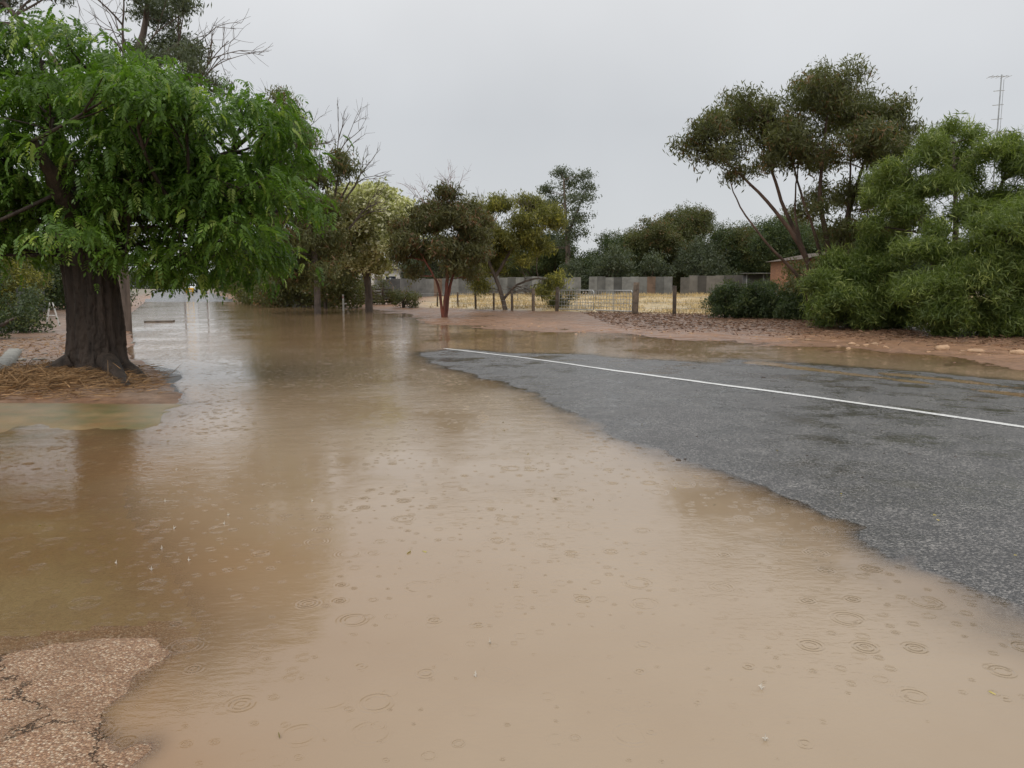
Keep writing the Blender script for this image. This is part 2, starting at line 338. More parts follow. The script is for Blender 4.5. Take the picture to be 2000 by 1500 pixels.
def tree(name,base,s,limbs,lumps,barkmat,lmat,tpl,lscale,depth=None,dens=26,per=9,cr=.33,seed=1,dup=1,zs=.85,shell=(.5,1.0),extra=None,tilt=.4,twig=.012,tonebias=0.,rs=1.0,tmean=0.,flat=.42):
    """base: world position; limbs / lumps given in tree-local units of s metres (x, height above eye level 1.6 m, radius, depth)"""
    g=np.random.default_rng(seed); bx,by=base; zb=Hp(bx,by); E=empty(name,(bx,by,0)); Tb=Tubes(); nodes=[]
    for lm in limbs:
        P=np.array([(a*s,(d or 0)*s,1.6+b*s) for a,b,d,_ in lm]); R=np.array([q[3] for q in lm])*rs
        if lm[0][1]<=-1000: P[0,2]=zb-.15
        tt=np.linspace(0,1,len(P)); t2=np.linspace(0,1,len(P)*4)
        PP=np.stack([np.interp(t2,tt,P[:,i]) for i in range(3)],-1); ker=np.array([.25,.5,.25])
        for _ in range(3):
            for i in range(3): PP[1:-1,i]=np.convolve(PP[:,i],ker,'valid')
        PP[1:-1]+=g.normal(0,.012,(len(PP)-2,3))*max(1,np.mean(R)*6); RR=np.interp(t2,tt,R)
        Tb.add(PP,RR,8); nodes+= [(p,r_) for p,r_ in zip(PP,RR)]
    nP=np.array([q[0] for q in nodes]); nR=np.array([q[1] for q in nodes])
    LL=[]; am=max(abs(l[0]) for l in lumps)+1
    dm=(depth if depth is not None else am*s*.8)
    for l in lumps:
        a,b,r_=l[:3]; 
        for k_ in range(1+dup):
            d=(l[3]*s if len(l)>3 and k_==0 else g.uniform(-1,1)*dm*math.sqrt(max(.1,1-(a/am)**2)))
            j=0 if k_==0 else g.normal(0,.25)*r_*s
            LL.append((a*s+j,d,1.6+b*s-abs(j)*.4,r_*s*(1 if k_==0 else .85)))
    Pc=[];Od=[];Tn=[]
    for (x,y,z,r_) in LL:
        c0=np.array([x,y,z]); D=np.linalg.norm(nP-c0,axis=1)+np.where(nP[:,2]>z,2.0,0); i=int(np.argmin(D))
        rr=min(nR[i]*.7,(.02+.03*r_)*rs); Pp=curve(nP[i],c0,.12,7,.08,g); Tb.add(Pp,np.linspace(rr,rr*.4,7),5)
        n=max(4,int(dens*r_*r_/ (cr/.33)**2)); dr=g.normal(size=(n,3)); dr/=np.linalg.norm(dr,axis=1)[:,None]
        dr[:,2]=np.where(dr[:,2]<-.3,-dr[:,2]*.6,dr[:,2])
        rad=r_*g.uniform(shell[0],shell[1],n); cc=c0+dr*rad[:,None]*np.array([1,1,zs])
        cc[:,2]=np.maximum(cc[:,2],zb+.12)
        for k_ in range(n):
            if k_%2==0: Tb.add(curve(Pp[g.integers(3,7)],cc[k_],.1,4,0,g),[twig*1.6,twig*1.2,twig*.8,twig*.5],3)
        mlt=g.integers(max(1,int(per*.6)),int(per*1.4)+1,n); tn=g.random(n)
        P=np.repeat(cc,mlt,0); P=P+g.normal(size=P.shape)*cr*np.array([.6,.6,flat]); P[:,2]=np.maximum(P[:,2],zb+.05)
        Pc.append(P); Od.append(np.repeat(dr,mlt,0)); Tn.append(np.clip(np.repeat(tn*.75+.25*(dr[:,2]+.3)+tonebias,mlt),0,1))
    if extra: extra(Tb,g)
    Tb.obj('trunk_and_branches',barkmat,E)
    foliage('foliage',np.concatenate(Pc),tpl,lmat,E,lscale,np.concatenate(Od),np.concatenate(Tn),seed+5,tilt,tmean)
    return E
bkDark=simple('dark_bark',(.055,.038,.028),.75,.6,7,.05,16,zs=.14)
bkGrey=simple('grey_bark',(.13,.10,.08),.75,.5,4,.01,10,zs=.3)
bkMal=simple('mallee_bark',(.11,.068,.048),.7,.6,3,.01,10,zs=.3)
bkRed=simple('red_bark',(.17,.05,.03),.55,.6,3,.01,10,zs=.3)
bkDead=simple('dead_wood',(.12,.095,.08),.8,.4,4)
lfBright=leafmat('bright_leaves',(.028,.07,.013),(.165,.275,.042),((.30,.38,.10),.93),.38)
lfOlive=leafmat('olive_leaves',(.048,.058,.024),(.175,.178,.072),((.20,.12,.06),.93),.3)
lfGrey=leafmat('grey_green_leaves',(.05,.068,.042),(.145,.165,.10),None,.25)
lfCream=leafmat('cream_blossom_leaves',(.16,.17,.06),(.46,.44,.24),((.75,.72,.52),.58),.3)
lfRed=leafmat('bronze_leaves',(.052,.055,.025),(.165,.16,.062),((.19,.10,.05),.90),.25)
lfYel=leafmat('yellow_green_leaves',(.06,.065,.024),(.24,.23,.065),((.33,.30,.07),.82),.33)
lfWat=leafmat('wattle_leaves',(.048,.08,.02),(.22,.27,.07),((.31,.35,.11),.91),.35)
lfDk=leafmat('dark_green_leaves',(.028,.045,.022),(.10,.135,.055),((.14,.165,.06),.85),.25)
tPin=tp_pinnate(); tEuc=tp_hang(12,.16,.038,.10,.8,2); tFine=tp_hang(16,.20,.022,.08,-.3,3); tFar=tp_hang(10,.26,.10,.20,.3,4); tBlos=tp_hang(12,.12,.08,.12,.0,5)
# big left tree
s=.0089
def trunk_mesh(parent):
    n,k=110,144; z=np.linspace(-.1,2.75,n); th=np.linspace(0,2*np.pi,k,endpoint=False)
    Z,TH=np.meshgrid(z,th,indexing='ij')
    flare=.42*np.exp(-np.clip(Z,0,9)/.16)*(1+.5*np.cos(5*TH+1)); R=.41+flare*.5+.04*np.cos(2*TH)+.04*sstep(1.6,2.6,Z)
    R=R+.04*np.abs(np.sin(7*TH+1.5*np.sin(Z*1.8)+.8*np.cos(3*TH)))+.05*(fbm(TH*3.5+4,Z*1.1,4))
    per=np.minimum(TH,2*np.pi-TH); rid=fbm(per*16,Z*3.2,4); R=R-.07*np.clip(.12-np.abs(rid),0,1)*4
    R*=1-.08*np.exp(-((Z-1.3)/.8)**2)
    X_=R*np.cos(TH)+.03*np.sin(Z*2)-.02; Y_=R*np.sin(TH)
    VV=np.stack([X_,Y_,Z+.12],-1).reshape(-1,3); i=np.arange(n-1)[:,None]*k; j=np.arange(k)[None]; j2=(j+1)%k
    mesh_obj('trunk',VV,np.stack([i+j,i+j2,i+k+j2,i+k+j],-1).reshape(-1,4),bkDark,parent,smooth=True)
    Rt=Tubes()
    Rt.add([(.25,-.2,.34),(.6,-.55,.16),(1.0,-1.1,.07),(1.25,-1.5,.05),(1.6,-1.8,-.03)],[.2,.13,.08,.06,.03],10)
    Rt.add([(.3,.0,.28),(.7,-.1,.12),(1.1,-.5,.0)],[.18,.1,.05],8); Rt.add([(-.3,-.3,.3),(-.6,-.5,.16),(-.9,-.9,.08)],[.18,.1,.05],8)
    Rt.obj('roots',bkDark,parent)
limbs=[[(0,60,0,.38),(-20,120,0,.30),(-30,200,-10,.20),(-60,330,0,.11),(-70,420,0,.05)],
 [(0,80,0,.34),(20,140,10,.24),(60,220,10,.15),(90,330,0,.07)],[(10,90,0,.28),(70,150,-10,.18),(160,200,-30,.12),(290,250,-20,.05)],
 [(-10,100,0,.28),(-90,170,0,.18),(-190,230,20,.11),(-270,280,0,.06)],[(0,90,0,.28),(10,150,120,.16),(20,240,200,.09)],[(0,90,0,.28),(20,160,-110,.15),(20,240,-190,.07)],
 [(20,90,0,.2),(90,130,-60,.11),(200,150,-120,.06),(280,130,-100,.03)]]
LT=[(-60,425,90),(-10,470,45),(-105,460,42),(60,405,72),(-165,390,110),(-130,240,100,-90),(-250,330,130),(10,300,100,-110),(140,300,95,-90),(215,320,62),(270,275,85),(335,318,55),(375,235,58),(345,170,75),
 (250,150,90),(110,150,80,-120),(-60,140,75,-60),(-190,130,85),(265,75,60),(180,70,62),(95,85,55,60),(-330,230,120),(368,322,32),(395,280,32),(0,200,100,130),(120,220,110,130),
 (290,55,45,-30),(325,105,56),(385,165,38),(120,55,45),(-130,75,66,-40),(-180,45,64),(70,50,34,-40),(215,42,44,-50),(145,375,55),(325,62,34),(-240,65,70),(100,345,60),(190,230,80,-110),(60,215,70,-130),(-60,330,70,-80),
 (240,200,75,-60),(300,210,60,-40),(170,140,70,-110),(250,110,60,-70),(30,110,50,-70),(-100,170,70,-100),(-220,200,90,-60),(150,28,26,-30),(260,22,22,-30)]
E=tree('shade_tree',(-7.26,13.4),s,limbs,LT,bkDark,lfBright,tPin,.80,depth=2.6,dens=38,per=14,cr=.36,seed=11,dup=1,shell=(.62,1.0),tmean=.38,zs=.78,flat=.33)
trunk_mesh(E)
s=.0198
tree('mallee_tree',(13.0,32.4),s,
 [[(0,-1001,0,.22),(-15,20,0,.19),(-70,110,-10,.14),(-150,200,-10,.10),(-230,270,0,.05)],[(10,-1001,10,.2),(-30,60,10,.17),(-90,170,10,.12),(-120,260,10,.09),(-130,340,0,.05)],
  [(20,-1001,0,.24),(10,80,0,.2),(-20,190,0,.14),(-10,300,0,.09),(-10,380,0,.05)],[(30,-1001,10,.22),(45,90,20,.18),(60,200,10,.12),(90,310,0,.06)],[(40,-1001,-10,.18),(90,60,-20,.12),(110,160,-20,.08),(110,250,-20,.05)],
  [(-10,-1001,-5,.14),(-50,20,-10,.12),(-120,80,-15,.08),(-190,170,-10,.05),(-210,240,0,.03)],[(5,30,0,.14),(-30,120,-10,.1),(-70,220,-10,.07),(-90,320,0,.04)],[(20,60,0,.14),(40,150,-15,.1),(40,260,-10,.06),(50,350,0,.03)],[(-40,70,10,.1),(-60,150,20,.07),(-60,250,10,.04)]],
 [(-285,285,36),(-245,315,42),(-200,275,36),(-160,348,58),(-175,385,32),(-105,320,54),(-20,375,74),(-45,408,28),(20,408,34),(50,355,68),(100,345,56),(122,300,48),(78,388,30),(-60,260,46),(20,270,64),(80,250,56),(40,185,50),(98,170,46),(-130,245,32),(-185,235,24),(20,110,36),(75,100,44),(-110,290,38),(-225,345,24),(-30,310,52),(105,90,34),(30,50,28),(122,215,32),(-30,30,26),(-10,0,30),(-60,10,22),(-240,265,22),(-270,320,20),(-30,150,24),(70,50,30)],
 bkMal,lfOlive,tEuc,1.35,depth=2.4,dens=21,per=10,cr=.38,seed=21,dup=1,shell=(.5,1.08),rs=.62)
tree('flowering_tree',(-9.37,50.6),.0337,[[(0,-1001,0,.22),(0,0,0,.18),(-8,35,0,.16),(-35,90,0,.08)],[(-3,20,0,.14),(10,60,0,.1),(30,110,0,.05)],[(-3,25,0,.14),(-20,60,10,.1),(-60,90,10,.05)]],
 [(-82,112,34),(-35,155,40),(20,165,36),(55,125,36),(-65,75,38),(-10,105,50),(48,75,34),(-100,92,22),(-20,50,30),(-60,140,30),(70,95,25),(15,40,25),(0,140,46),(-40,110,46),(-60,40,20),(-95,130,18),(70,150,14)],
 bkGrey,lfCream,tBlos,1.9,depth=2.6,dens=18,per=10,cr=.40,seed=31,rs=1.2)
def ex(Tb,g):
    for i in range(5): bare(Tb,np.array([g.uniform(-.6,.8),g.uniform(-.5,.5),5.2]),np.array([g.normal()*.5,g.normal()*.3,1.]),1.1,.022,3,g)
tree('red_barked_gum_tree',(-3.55,40.4),.027,[[(0,-1001,0,.17),(3,-20,0,.14),(8,30,0,.11),(-2,80,0,.08),(-20,130,0,.04)],[(2,-1001,0,.15),(8,-10,5,.11),(25,50,5,.08),(50,100,0,.04)],[(-2,-1001,0,.12),(-8,0,-5,.09),(-35,50,-5,.06),(-60,90,0,.03)]],
 [(-75,80,32),(-30,115,38),(20,125,38),(60,95,32),(-80,112,22),(10,70,34),(62,60,28),(10,168,22),(-35,65,30),(-84,55,22),(-10,150,26),(50,145,22),(-50,140,22),(76,120,20),(20,35,20),(-62,25,18),(45,25,16)],
 bkRed,lfRed,tEuc,1.5,depth=1.9,dens=25,per=10,cr=.34,seed=41,extra=ex,rs=.72)
def ex2(Tb,g):
    for i in range(9): bare(Tb,np.array([g.uniform(-2.6,1.8),g.uniform(-.5,.5),g.uniform(3.5,5.2)]),np.array([g.normal()*.6,g.normal()*.3,1.]),1.4,.035,3,g)
    for i in range(5): bare(Tb,np.array([g.uniform(0,2.6),g.uniform(-.5,.5),1.6]),np.array([1.,g.normal()*.3,g.normal()*.5]),.8,.03,2,g)
tree('leaning_gum_tree',(-.4,50.5),.0333,[[(0,-1001,0,.2),(-12,0,0,.16),(-28,35,0,.14),(-45,80,0,.1),(-40,130,0,.05)],[(-20,20,0,.14),(10,70,0,.1),(35,120,0,.06)],[(-5,-25,0,.12),(20,5,-10,.09),(65,18,-15,.07),(100,5,-15,.04)]],
 [(62,150,28),(30,120,28),(80,125,28),(-15,150,28),(50,95,26),(-25,95,34),(0,70,26),(92,140,20),(-45,60,30),(95,8,18),(75,-8,14),(-60,110,32),(40,165,20),(-50,140,28),(20,90,28),(-20,40,24),(70,75,22),(-60,30,24),(-50,0,18),(35,50,20)],
 bkGrey,lfYel,tEuc,1.65,depth=2.2,dens=20,per=10,cr=.38,seed=51,extra=ex2,rs=.8)
tree('gum_tree',(6.2,90),.06,[[(0,-1001,0,.4),(5,60,0,.3),(0,130,0,.2),(-5,200,0,.08)],[(0,90,0,.2),(25,150,0,.1)]],
 [(5,195,26),(-28,160,20),(30,165,20),(10,125,26),(-12,218,12),(-38,185,14),(0,85,26),(28,205,14),(-20,110,24),(35,130,16),(0,160,28),(40,190,12),(-45,150,12),(20,100,20),(-30,75,20)],bkGrey,lfGrey,tFar,1.0,depth=3,dens=9,per=10,cr=.6,seed=61)
def ex3(Tb,g):
    for x,z,dx in((2.,9.,.4),(3.,8.2,.7),(-3,9.,-.4),(1.2,9.5,0),(2.4,7.5,.6),(1.8,8.6,.1)): bare(Tb,np.array([x-.5,0,z-.6]),np.array([dx,g.normal()*.3,1.]),1.7,.06,4,g)
tree('gum_tree',(-14.2,28),.0187,[[(0,-1001,0,.35),(5,120,0,.28),(20,300,0,.2),(60,420,0,.14),(90,520,0,.08),(80,600,0,.04)],[(20,300,0,.16),(80,400,0,.1),(140,450,0,.06)],[(10,250,0,.2),(-80,400,0,.14),(-180,520,0,.08)]],
 [(-220,530,48),(-170,580,50),(-100,560,48),(90,505,38),(75,560,34),(120,450,36),(165,400,34),(140,370,34),(60,440,34),(-40,600,50),(165,510,22),(110,350,40),(-250,480,40),(40,590,34),(95,410,34),(185,385,20),(60,520,34),(150,430,26)],
 bkGrey,lfGrey,tEuc,1.25,depth=2.0,dens=20,per=9,cr=.38,seed=71,extra=ex3)
def ex4(Tb,g):
    for x,z,dx,L in((-1.,8.2,-.2,2.6),(.5,7.2,.5,2.4),(1.6,6.,.5,2.),(.2,6.,.1,2.6),(-.6,8.6,-.1,2.2),(2.,5.,.8,1.7),(1.2,6.8,.2,2.4)): bare(Tb,np.array([x,0,z]),np.array([dx,g.normal()*.3,1.]),L*.8,.07,4,g,.4)
tree('dead_topped_gum_tree',(-11.6,46),.0306,[[(0,-1001,0,.3),(0,60,0,.24),(-20,150,0,.18),(-30,260,0,.1)],[(0,90,0,.18),(40,150,0,.12),(70,200,0,.06)]],
 [(-55,320,30),(-30,285,32),(0,260,30),(-20,215,38),(20,200,34),(60,215,24),(-60,190,42),(-80,260,30),(-10,150,46),(40,150,30),(-80,120,50),(-30,90,45),(-90,60,45),(60,235,18),(-40,340,20),(-100,160,44),(-20,50,40),(20,20,34),(-60,20,36),(30,80,34)],
 bkDead,lfOlive,tEuc,1.9,depth=2.5,dens=15,per=9,cr=.45,seed=81,extra=ex4,rs=.7)
tree('wattle_tree',(15.3,27.5),.0183,[[(0,-1001,0,.16),(-20,60,0,.12),(-60,160,0,.07),(-80,220,0,.04)],[(10,-1001,0,.16),(20,80,0,.11),(10,200,0,.06),(0,270,0,.03)],[(20,-1001,0,.14),(70,90,0,.1),(100,200,0,.05)]],
 [(0,265,36),(-12,290,20),(-75,228,30),(-72,252,18),(65,252,34),(112,220,34),(-118,200,24),(-60,175,38),(25,200,44),(90,160,40),(-120,140,34),(-148,115,20),(-30,130,44),(140,235,16),(40,285,18),(-98,190,20),(-142,165,16),(30,240,26),(-130,215,12),(90,265,14)],
 bkGrey,lfWat,tFine,1.35,depth=1.7,dens=26,per=8,cr=.25,seed=91,shell=(.45,1.12),tilt=.7)
tree('wattle_bush',(15.4,25.0),.0168,[[(0,-1001,0,.08),(-30,0,0,.06),(-60,60,0,.03)],[(10,-1001,0,.08),(40,40,0,.05),(60,110,0,.03)]],
 [(-115,55,52),(-20,85,70),(60,110,64),(75,20,84),(-55,5,74,-60),(-140,-10,48,-50),(140,80,92),(-125,-50,42,-70),(-20,-55,48,-70),(60,-50,56,-70),(-75,-60,40,-60),(120,-50,60,-60),(10,138,30),(90,155,28),(-100,100,22),(0,30,64,-70),(-40,-82,34,-60),(30,-82,38,-60),(100,-82,40,-60),(-110,-82,26,-60),(0,-75,40,-95),(80,-78,40,-95),(160,-70,46,-60)],
 bkGrey,lfWat,tFine,1.25,depth=1.5,dens=38,per=10,cr=.25,seed=101,shell=(.6,1.12),tilt=.7,dup=0,tonebias=-.06)
tree('wattle_bush',(12.2,28.0),.0187,[[(0,-1001,0,.07),(-10,0,0,.05),(-20,40,0,.03)],[(5,-1001,0,.07),(20,20,0,.04),(30,60,0,.03)]],
 [(0,-10,54),(-35,-30,38),(40,25,48),(70,-30,44),(-55,5,30),(-10,40,32),(60,70,34),(-62,-45,26),(20,-50,34),(-30,-66,24),(0,-66,24),(50,-66,26),(80,-66,28),(100,-60,30)],
 bkGrey,lfWat,tFine,1.3,depth=1.3,dens=34,per=10,cr=.25,seed=111,shell=(.6,1.1),tilt=.7,dup=0,tonebias=-.15)
for i,(x,y,sc_) in enumerate([(11.2,35.5,1.0),(13.0,34.4,1.15),(10.1,36.6,.85),(14.4,33.,.9),(12.0,36.8,1.2)]):
    tree('saltbush_shrub',(x,y),.0235*sc_,[[(0,-1001,0,.05),(0,-10,0,.03)],[(0,-1001,0,.05),(20,-20,0,.03)]],[(0,-30,36),(-25,-42,25),(28,-36,30),(10,-8,22),(-12,-15,20),(0,-56,26),(-20,-56,20),(24,-56,22)],bkDark,lfDk,tEuc,1.1,depth=.8,dens=26,per=9,cr=.26,seed=121+i,dup=0,tilt=.8)
def mass(name,items,lmat,seed,cr=.8,lscale=2.2,dens=3.4,per=9):
    g=np.random.default_rng(seed); Pc=[];Od=[];Tn=[];Tb=Tubes(); E=empty(name)
    for (x,y,w,h) in items:
        z0=Hp(x,y); nl=int(7+w*h*.3)
        Tb.add([(x,y,z0),(x+g.normal()*.2,y,z0+h*.6)],[.15,.06],5)
        for _ in range(nl):
            u=g.uniform(-1,1); hz=g.uniform(.12,1)*math.sqrt(1-.5*u*u); c0=np.array([x+u*w/2,y+g.uniform(-.4,.4)*w,z0+h*hz*.86]); rr=g.uniform(.11,.22)*h*.9
            Tb.add(curve((x,y,z0+h*.2),c0,.1,4,.05,g),[.08,.06,.04,.02],4)
            n=int(max(5,dens*rr*rr*4)); dr=g.normal(size=(n,3)); dr/=np.linalg.norm(dr,axis=1)[:,None]; cc=c0+dr*rr*g.uniform(.5,1,n)[:,None]; cc[:,2]=np.maximum(cc[:,2],z0+.2)
            tn=g.random(n)*.5+g.random()*.5; Pr=np.repeat(cc,per,0); Pr=Pr+g.normal(size=Pr.shape)*cr*.5; Pr[:,2]=np.maximum(Pr[:,2],z0+.1)
            Pc.append(Pr);Od.append(np.repeat(dr,per,0));Tn.append(np.repeat(tn,per))
    Tb.obj('trunks',bkGrey,E); foliage('foliage',np.concatenate(Pc),tFar,lmat,E,lscale*.45,np.concatenate(Od),np.concatenate(Tn),seed+1,.6)
    return E
mass('background_trees',[(8,92,5,6.5),(12,90,6,7.5),(29,84,8,9.2),(34,82,8,8.5),(3,95,6,7.5),(39,80,8,8),(46,78,8,8),(26,88,6,8.4),(5,94,4,8)],lfDk,201,cr=.7,lscale=1.9,dens=4)
mass('background_trees',[(17,90,7,9.4),(20.5,94,5,11.5),(14,96,5,9.5),(24,87,6,8),(-2,98,6,7.5),(32,90,5,10)],lfOlive,209,cr=.7,lscale=1.9,dens=4)
mass('background_trees',[(7,84,3,3.8),(10.5,84,4,5.5),(15,84.5,4,4.5),(21,85,4,6.5),(-9,92,6,7),(-5,96,5,7)],lfGrey,202)
mass('street_trees',[(-19,66,4,6.0),(-21,70,5,6.8),(-24,76,5,6),(-27.5,84,5,5),(-31,93,5,4.2),(-36,104,5,3.6),(-17,62,4,6.5),(-41,118,5,3.6),(-14,58,4,7),(-47,132,5,3.6)],lfOlive,203)
mass('distant_treeline',[(x,160+20*math.sin(x),14,5+2.5*abs(math.sin(x*1.7))) for x in list(range(-240,-84,10))+list(range(-56,200,11))]+[(-76,260,12,5),(-90,250,12,6),(-104,240,12,5),(-118,250,14,7),(-112,300,20,6)],lfGrey,204,cr=1.4,lscale=5,dens=1.0,per=7)
mass('verge_trees',[(-44,72,6,6),(-36,62,6,6.5),(-31,54,5,5.5),(-49,88,7,6),(-60,110,7,5),(-72,135,7,5),(-33,50,6,7)],lfDk,205)
mass('verge_trees',[(-24.5,37,3.4,5.5),(-27,36,4,6.5),(-29,40,5,7.5)],lfYel,206,cr=.5,lscale=1.4,dens=7)
mass('hedge',[(-17.2,24.5,2.5,2.0),(-19,26,3,3.4),(-16.2,25.5,1.5,1.4),(-21,27,3,4.5),(-24,29,4,5.5),(-14.9,22.0,1.4,1.0)],lfDk,207,cr=.35,lscale=1.0,dens=18)
mass('garden_shrubs',[(-10.5,63,3,2.2),(-13,66,2,2),(3.5,52,1.6,1.5),(-8,57,1.8,1.4)],lfOlive,208,cr=.4,lscale=1.2,dens=9)
# ------------------------------------------------------------------ fences, gate, buildings
mTim=simple('weathered_timber',(.12,.09,.065),.75,.5,5,.01,20,attr=True)
mIron=simple('corrugated_iron',(.175,.178,.172),.5,.35,1.2,attr=True,metal=.2)
mGal=simple('galvanised_steel',(.45,.46,.46),.35,.2,4,metal=.6)
E=empty('post_and_wire_fence'); B=Boxes(); Tw=Tubes()
posts=[(-9.4,62.5,1.1,.1),(-7.6,60.7,1.1,.1),(-5.6,58,1.1,.1),(-3.9,55.5,1.1,.1),(-2.5,53,1.1,.12),(-1.2,50.8,1.1,.12),(0,49.2,1.25,.14),(1.32,48.0,1.4,.15),(2.73,46.7,1.45,.16),(6.7,41.8,1.7,.26),(8.5,40.4,1.5,.19),(10.35,39.1,1.4,.17),(12.2,37.6,1.2,.14),(14.2,36,1.2,.14)]
for i,(x,y,h,w) in enumerate(posts):
    z=Hp(x,y); B.add((x,y,z+h/2-.1),(w,w,h+.2),.3*i,tone=(1+.3*math.sin(i*3),)*3,tilt=.03*math.sin(i*5))
B.obj('posts',mTim,E,.01)
for (a,b_) in zip(posts[:-1],posts[1:]):
    if a[0]==2.73: continue
    for hz in(.35,.65,.95):
        za,zb=Hp(a[0],a[1])+hz,Hp(b_[0],b_[1])+hz; Tw.add([(a[0],a[1],za),((a[0]+b_[0])/2,(a[1]+b_[1])/2,(za+zb)/2-.03),(b_[0],b_[1],zb)],[.008]*3,3)
Tw.obj('wires',mGal,E)
E=empty('farm_gate'); Tg=Tubes(); 
def leaf(p,q,z):
    p=np.array(p);q=np.array(q); L=np.linalg.norm(q-p); 
    P=lambda t,h:(p[0]+(q[0]-p[0])*t,p[1]+(q[1]-p[1])*t,z+h)
    Tg.add([P(0,.1),P(0,1.1),P(.03,1.2),P(.97,1.2),P(1,1.1),P(1,.1),P(.97,.08),P(.03,.08),P(0,.1)],[.034]*9,6)
    for h in(.3,.5,.7,.9): Tg.add([P(0,h),P(1,h)],[.014]*2,4)
    n=int(L/.22)
    for i in range(1,n): Tg.add([P(i/n,.08),P(i/n,1.2)],[.012]*2,4)
    Tg.add([P(.5,.08),P(.5,1.2)],[.022]*2,4)
leaf((2.85,46.6),(4.7,44.4),Hp(3.5,45.5)+.08); leaf((4.8,44.3),(6.55,42.0),Hp(5.5,43.2)+.08); Tg.obj('gate_leaves',mGal,E)
def iron(name,pts,h,seed,w=.85,tn=(1,1,1)):
    g=np.random.default_rng(seed); Vv=[];Ff=[];Tt=[];n=0
    for (a,b_) in zip(pts[:-1],pts[1:]):
        a=np.array(a,float);b_=np.array(b_,float);L=np.linalg.norm(b_-a);d=(b_-a)/L;nrm=np.array([-d[1],d[0]]);k=int(L/w)
        for i in range(k):
            tone=g.uniform(.45,1.3); rust=g.random()<.15; hh=h+g.normal()*.06; off=g.normal()*.015
            cc=np.array(tn)*tone*(np.array([.9,.6,.45]) if rust else np.ones(3)); m_=13
            z=Hp(*(a+d*(i+.5)*w))
            for j in range(m_):
                p=a+d*(i*w+j/(m_-1)*w*.995)+nrm*(off+.03*(j%2))
                Vv+= [(p[0],p[1],z-.05),(p[0],p[1],z+hh)]; Tt+=[cc,cc]
                if j<m_-1: q=n+2*j; Ff.append((q,q+2,q+3,q+1))
            n+=2*m_
    return mesh_obj(name,Vv,Ff,mIron,tone=np.array(Tt))
iron('corrugated_iron_fence',[(-13.5,76),(-3,79.5),(8,80.5),(17,79)],1.85,5)
iron('corrugated_iron_fence',[(17,78.2),(25,76),(34,73)],1.95,6,tn=(.85,.78,.72))
iron('corrugated_iron_fence',[(-21.5,73),(-17.5,68.2)],1.5,7,tn=(.8,.85,.85))
iron('corrugated_iron_fence',[(-20.5,32),(-29,48)],1.5,8,tn=(.75,.85,.8))
E=empty('timber_rail_fence'); B=Boxes()
for i in range(9):
    x=-17.3+i*.95; y=67.4-i*.55; z=Hp(x,y); B.add((x,y,z+.7),(.14,.14,1.5),.2*i)
    if i<8:
        for h in(.2,.45,.7,.95,1.2): B.add((x+.47,y-.27,z+h+.03*math.sin(i*h*9)),(1.1,.04,.14),math.atan2(-.55,.95),tone=(1+.5*math.sin(i*7+h*5),)*3,tilt=.03*math.sin(i+h*8))
B.obj('rails',mTim,E)
E=empty('field_shelter'); B=Boxes(); z=Hp(24.5,75)
for dx in(-1.6,0,1.6): B.add((24+dx,74,z+1),(.1,.1,2.1))
B.add((24,74.9,z+1.0),(3.4,.05,2.),0,(.5,.5,.5)); B.add((24,74.4,z+2.1),(3.8,1.6,.06),0,(.8,.8,.8)); B.obj('frame_and_roof',mIron,E)
def brick_mat(name,c1,c2,mo):
    m,T,b,pos=newmat(name); bt=T.n('ShaderNodeTexBrick'); sp=T.n('ShaderNodeSeparateXYZ'); T.l(pos,sp.inputs[0]); cb=T.n('ShaderNodeCombineXYZ')
    T.l(T.m('ADD',sp.outputs[0],sp.outputs[1]),cb.inputs[0]); T.l(sp.outputs[2],cb.inputs[1]); T.l(cb.outputs[0],bt.inputs['Vector'])
    bt.inputs['Color1'].default_value=c1+(1,); bt.inputs['Color2'].default_value=c2+(1,); bt.inputs['Mortar'].default_value=mo+(1,)
    bt.inputs['Scale'].default_value=1; bt.inputs['Brick Width'].default_value=.24; bt.inputs['Row Height'].default_value=.086; bt.inputs['Mortar Size'].default_value=.01
    T.l(bt.outputs[0],b.inputs['Base Color']); b.inputs['Roughness'].default_value=.8; return m
mBr=brick_mat('orange_brick',(.36,.15,.065),(.24,.09,.04),(.27,.20,.15)); mWh=simple('cream_render',(.62,.60,.54),.7,.1,2); mRf=simple('iron_roof',(.10,.075,.06),.7,.3,2,spec=.2); mRed=simple('red_roof',(.28,.09,.05),.6,.2,2); mGlass=simple('dark_glass',(.02,.025,.03),.1,.1,2)
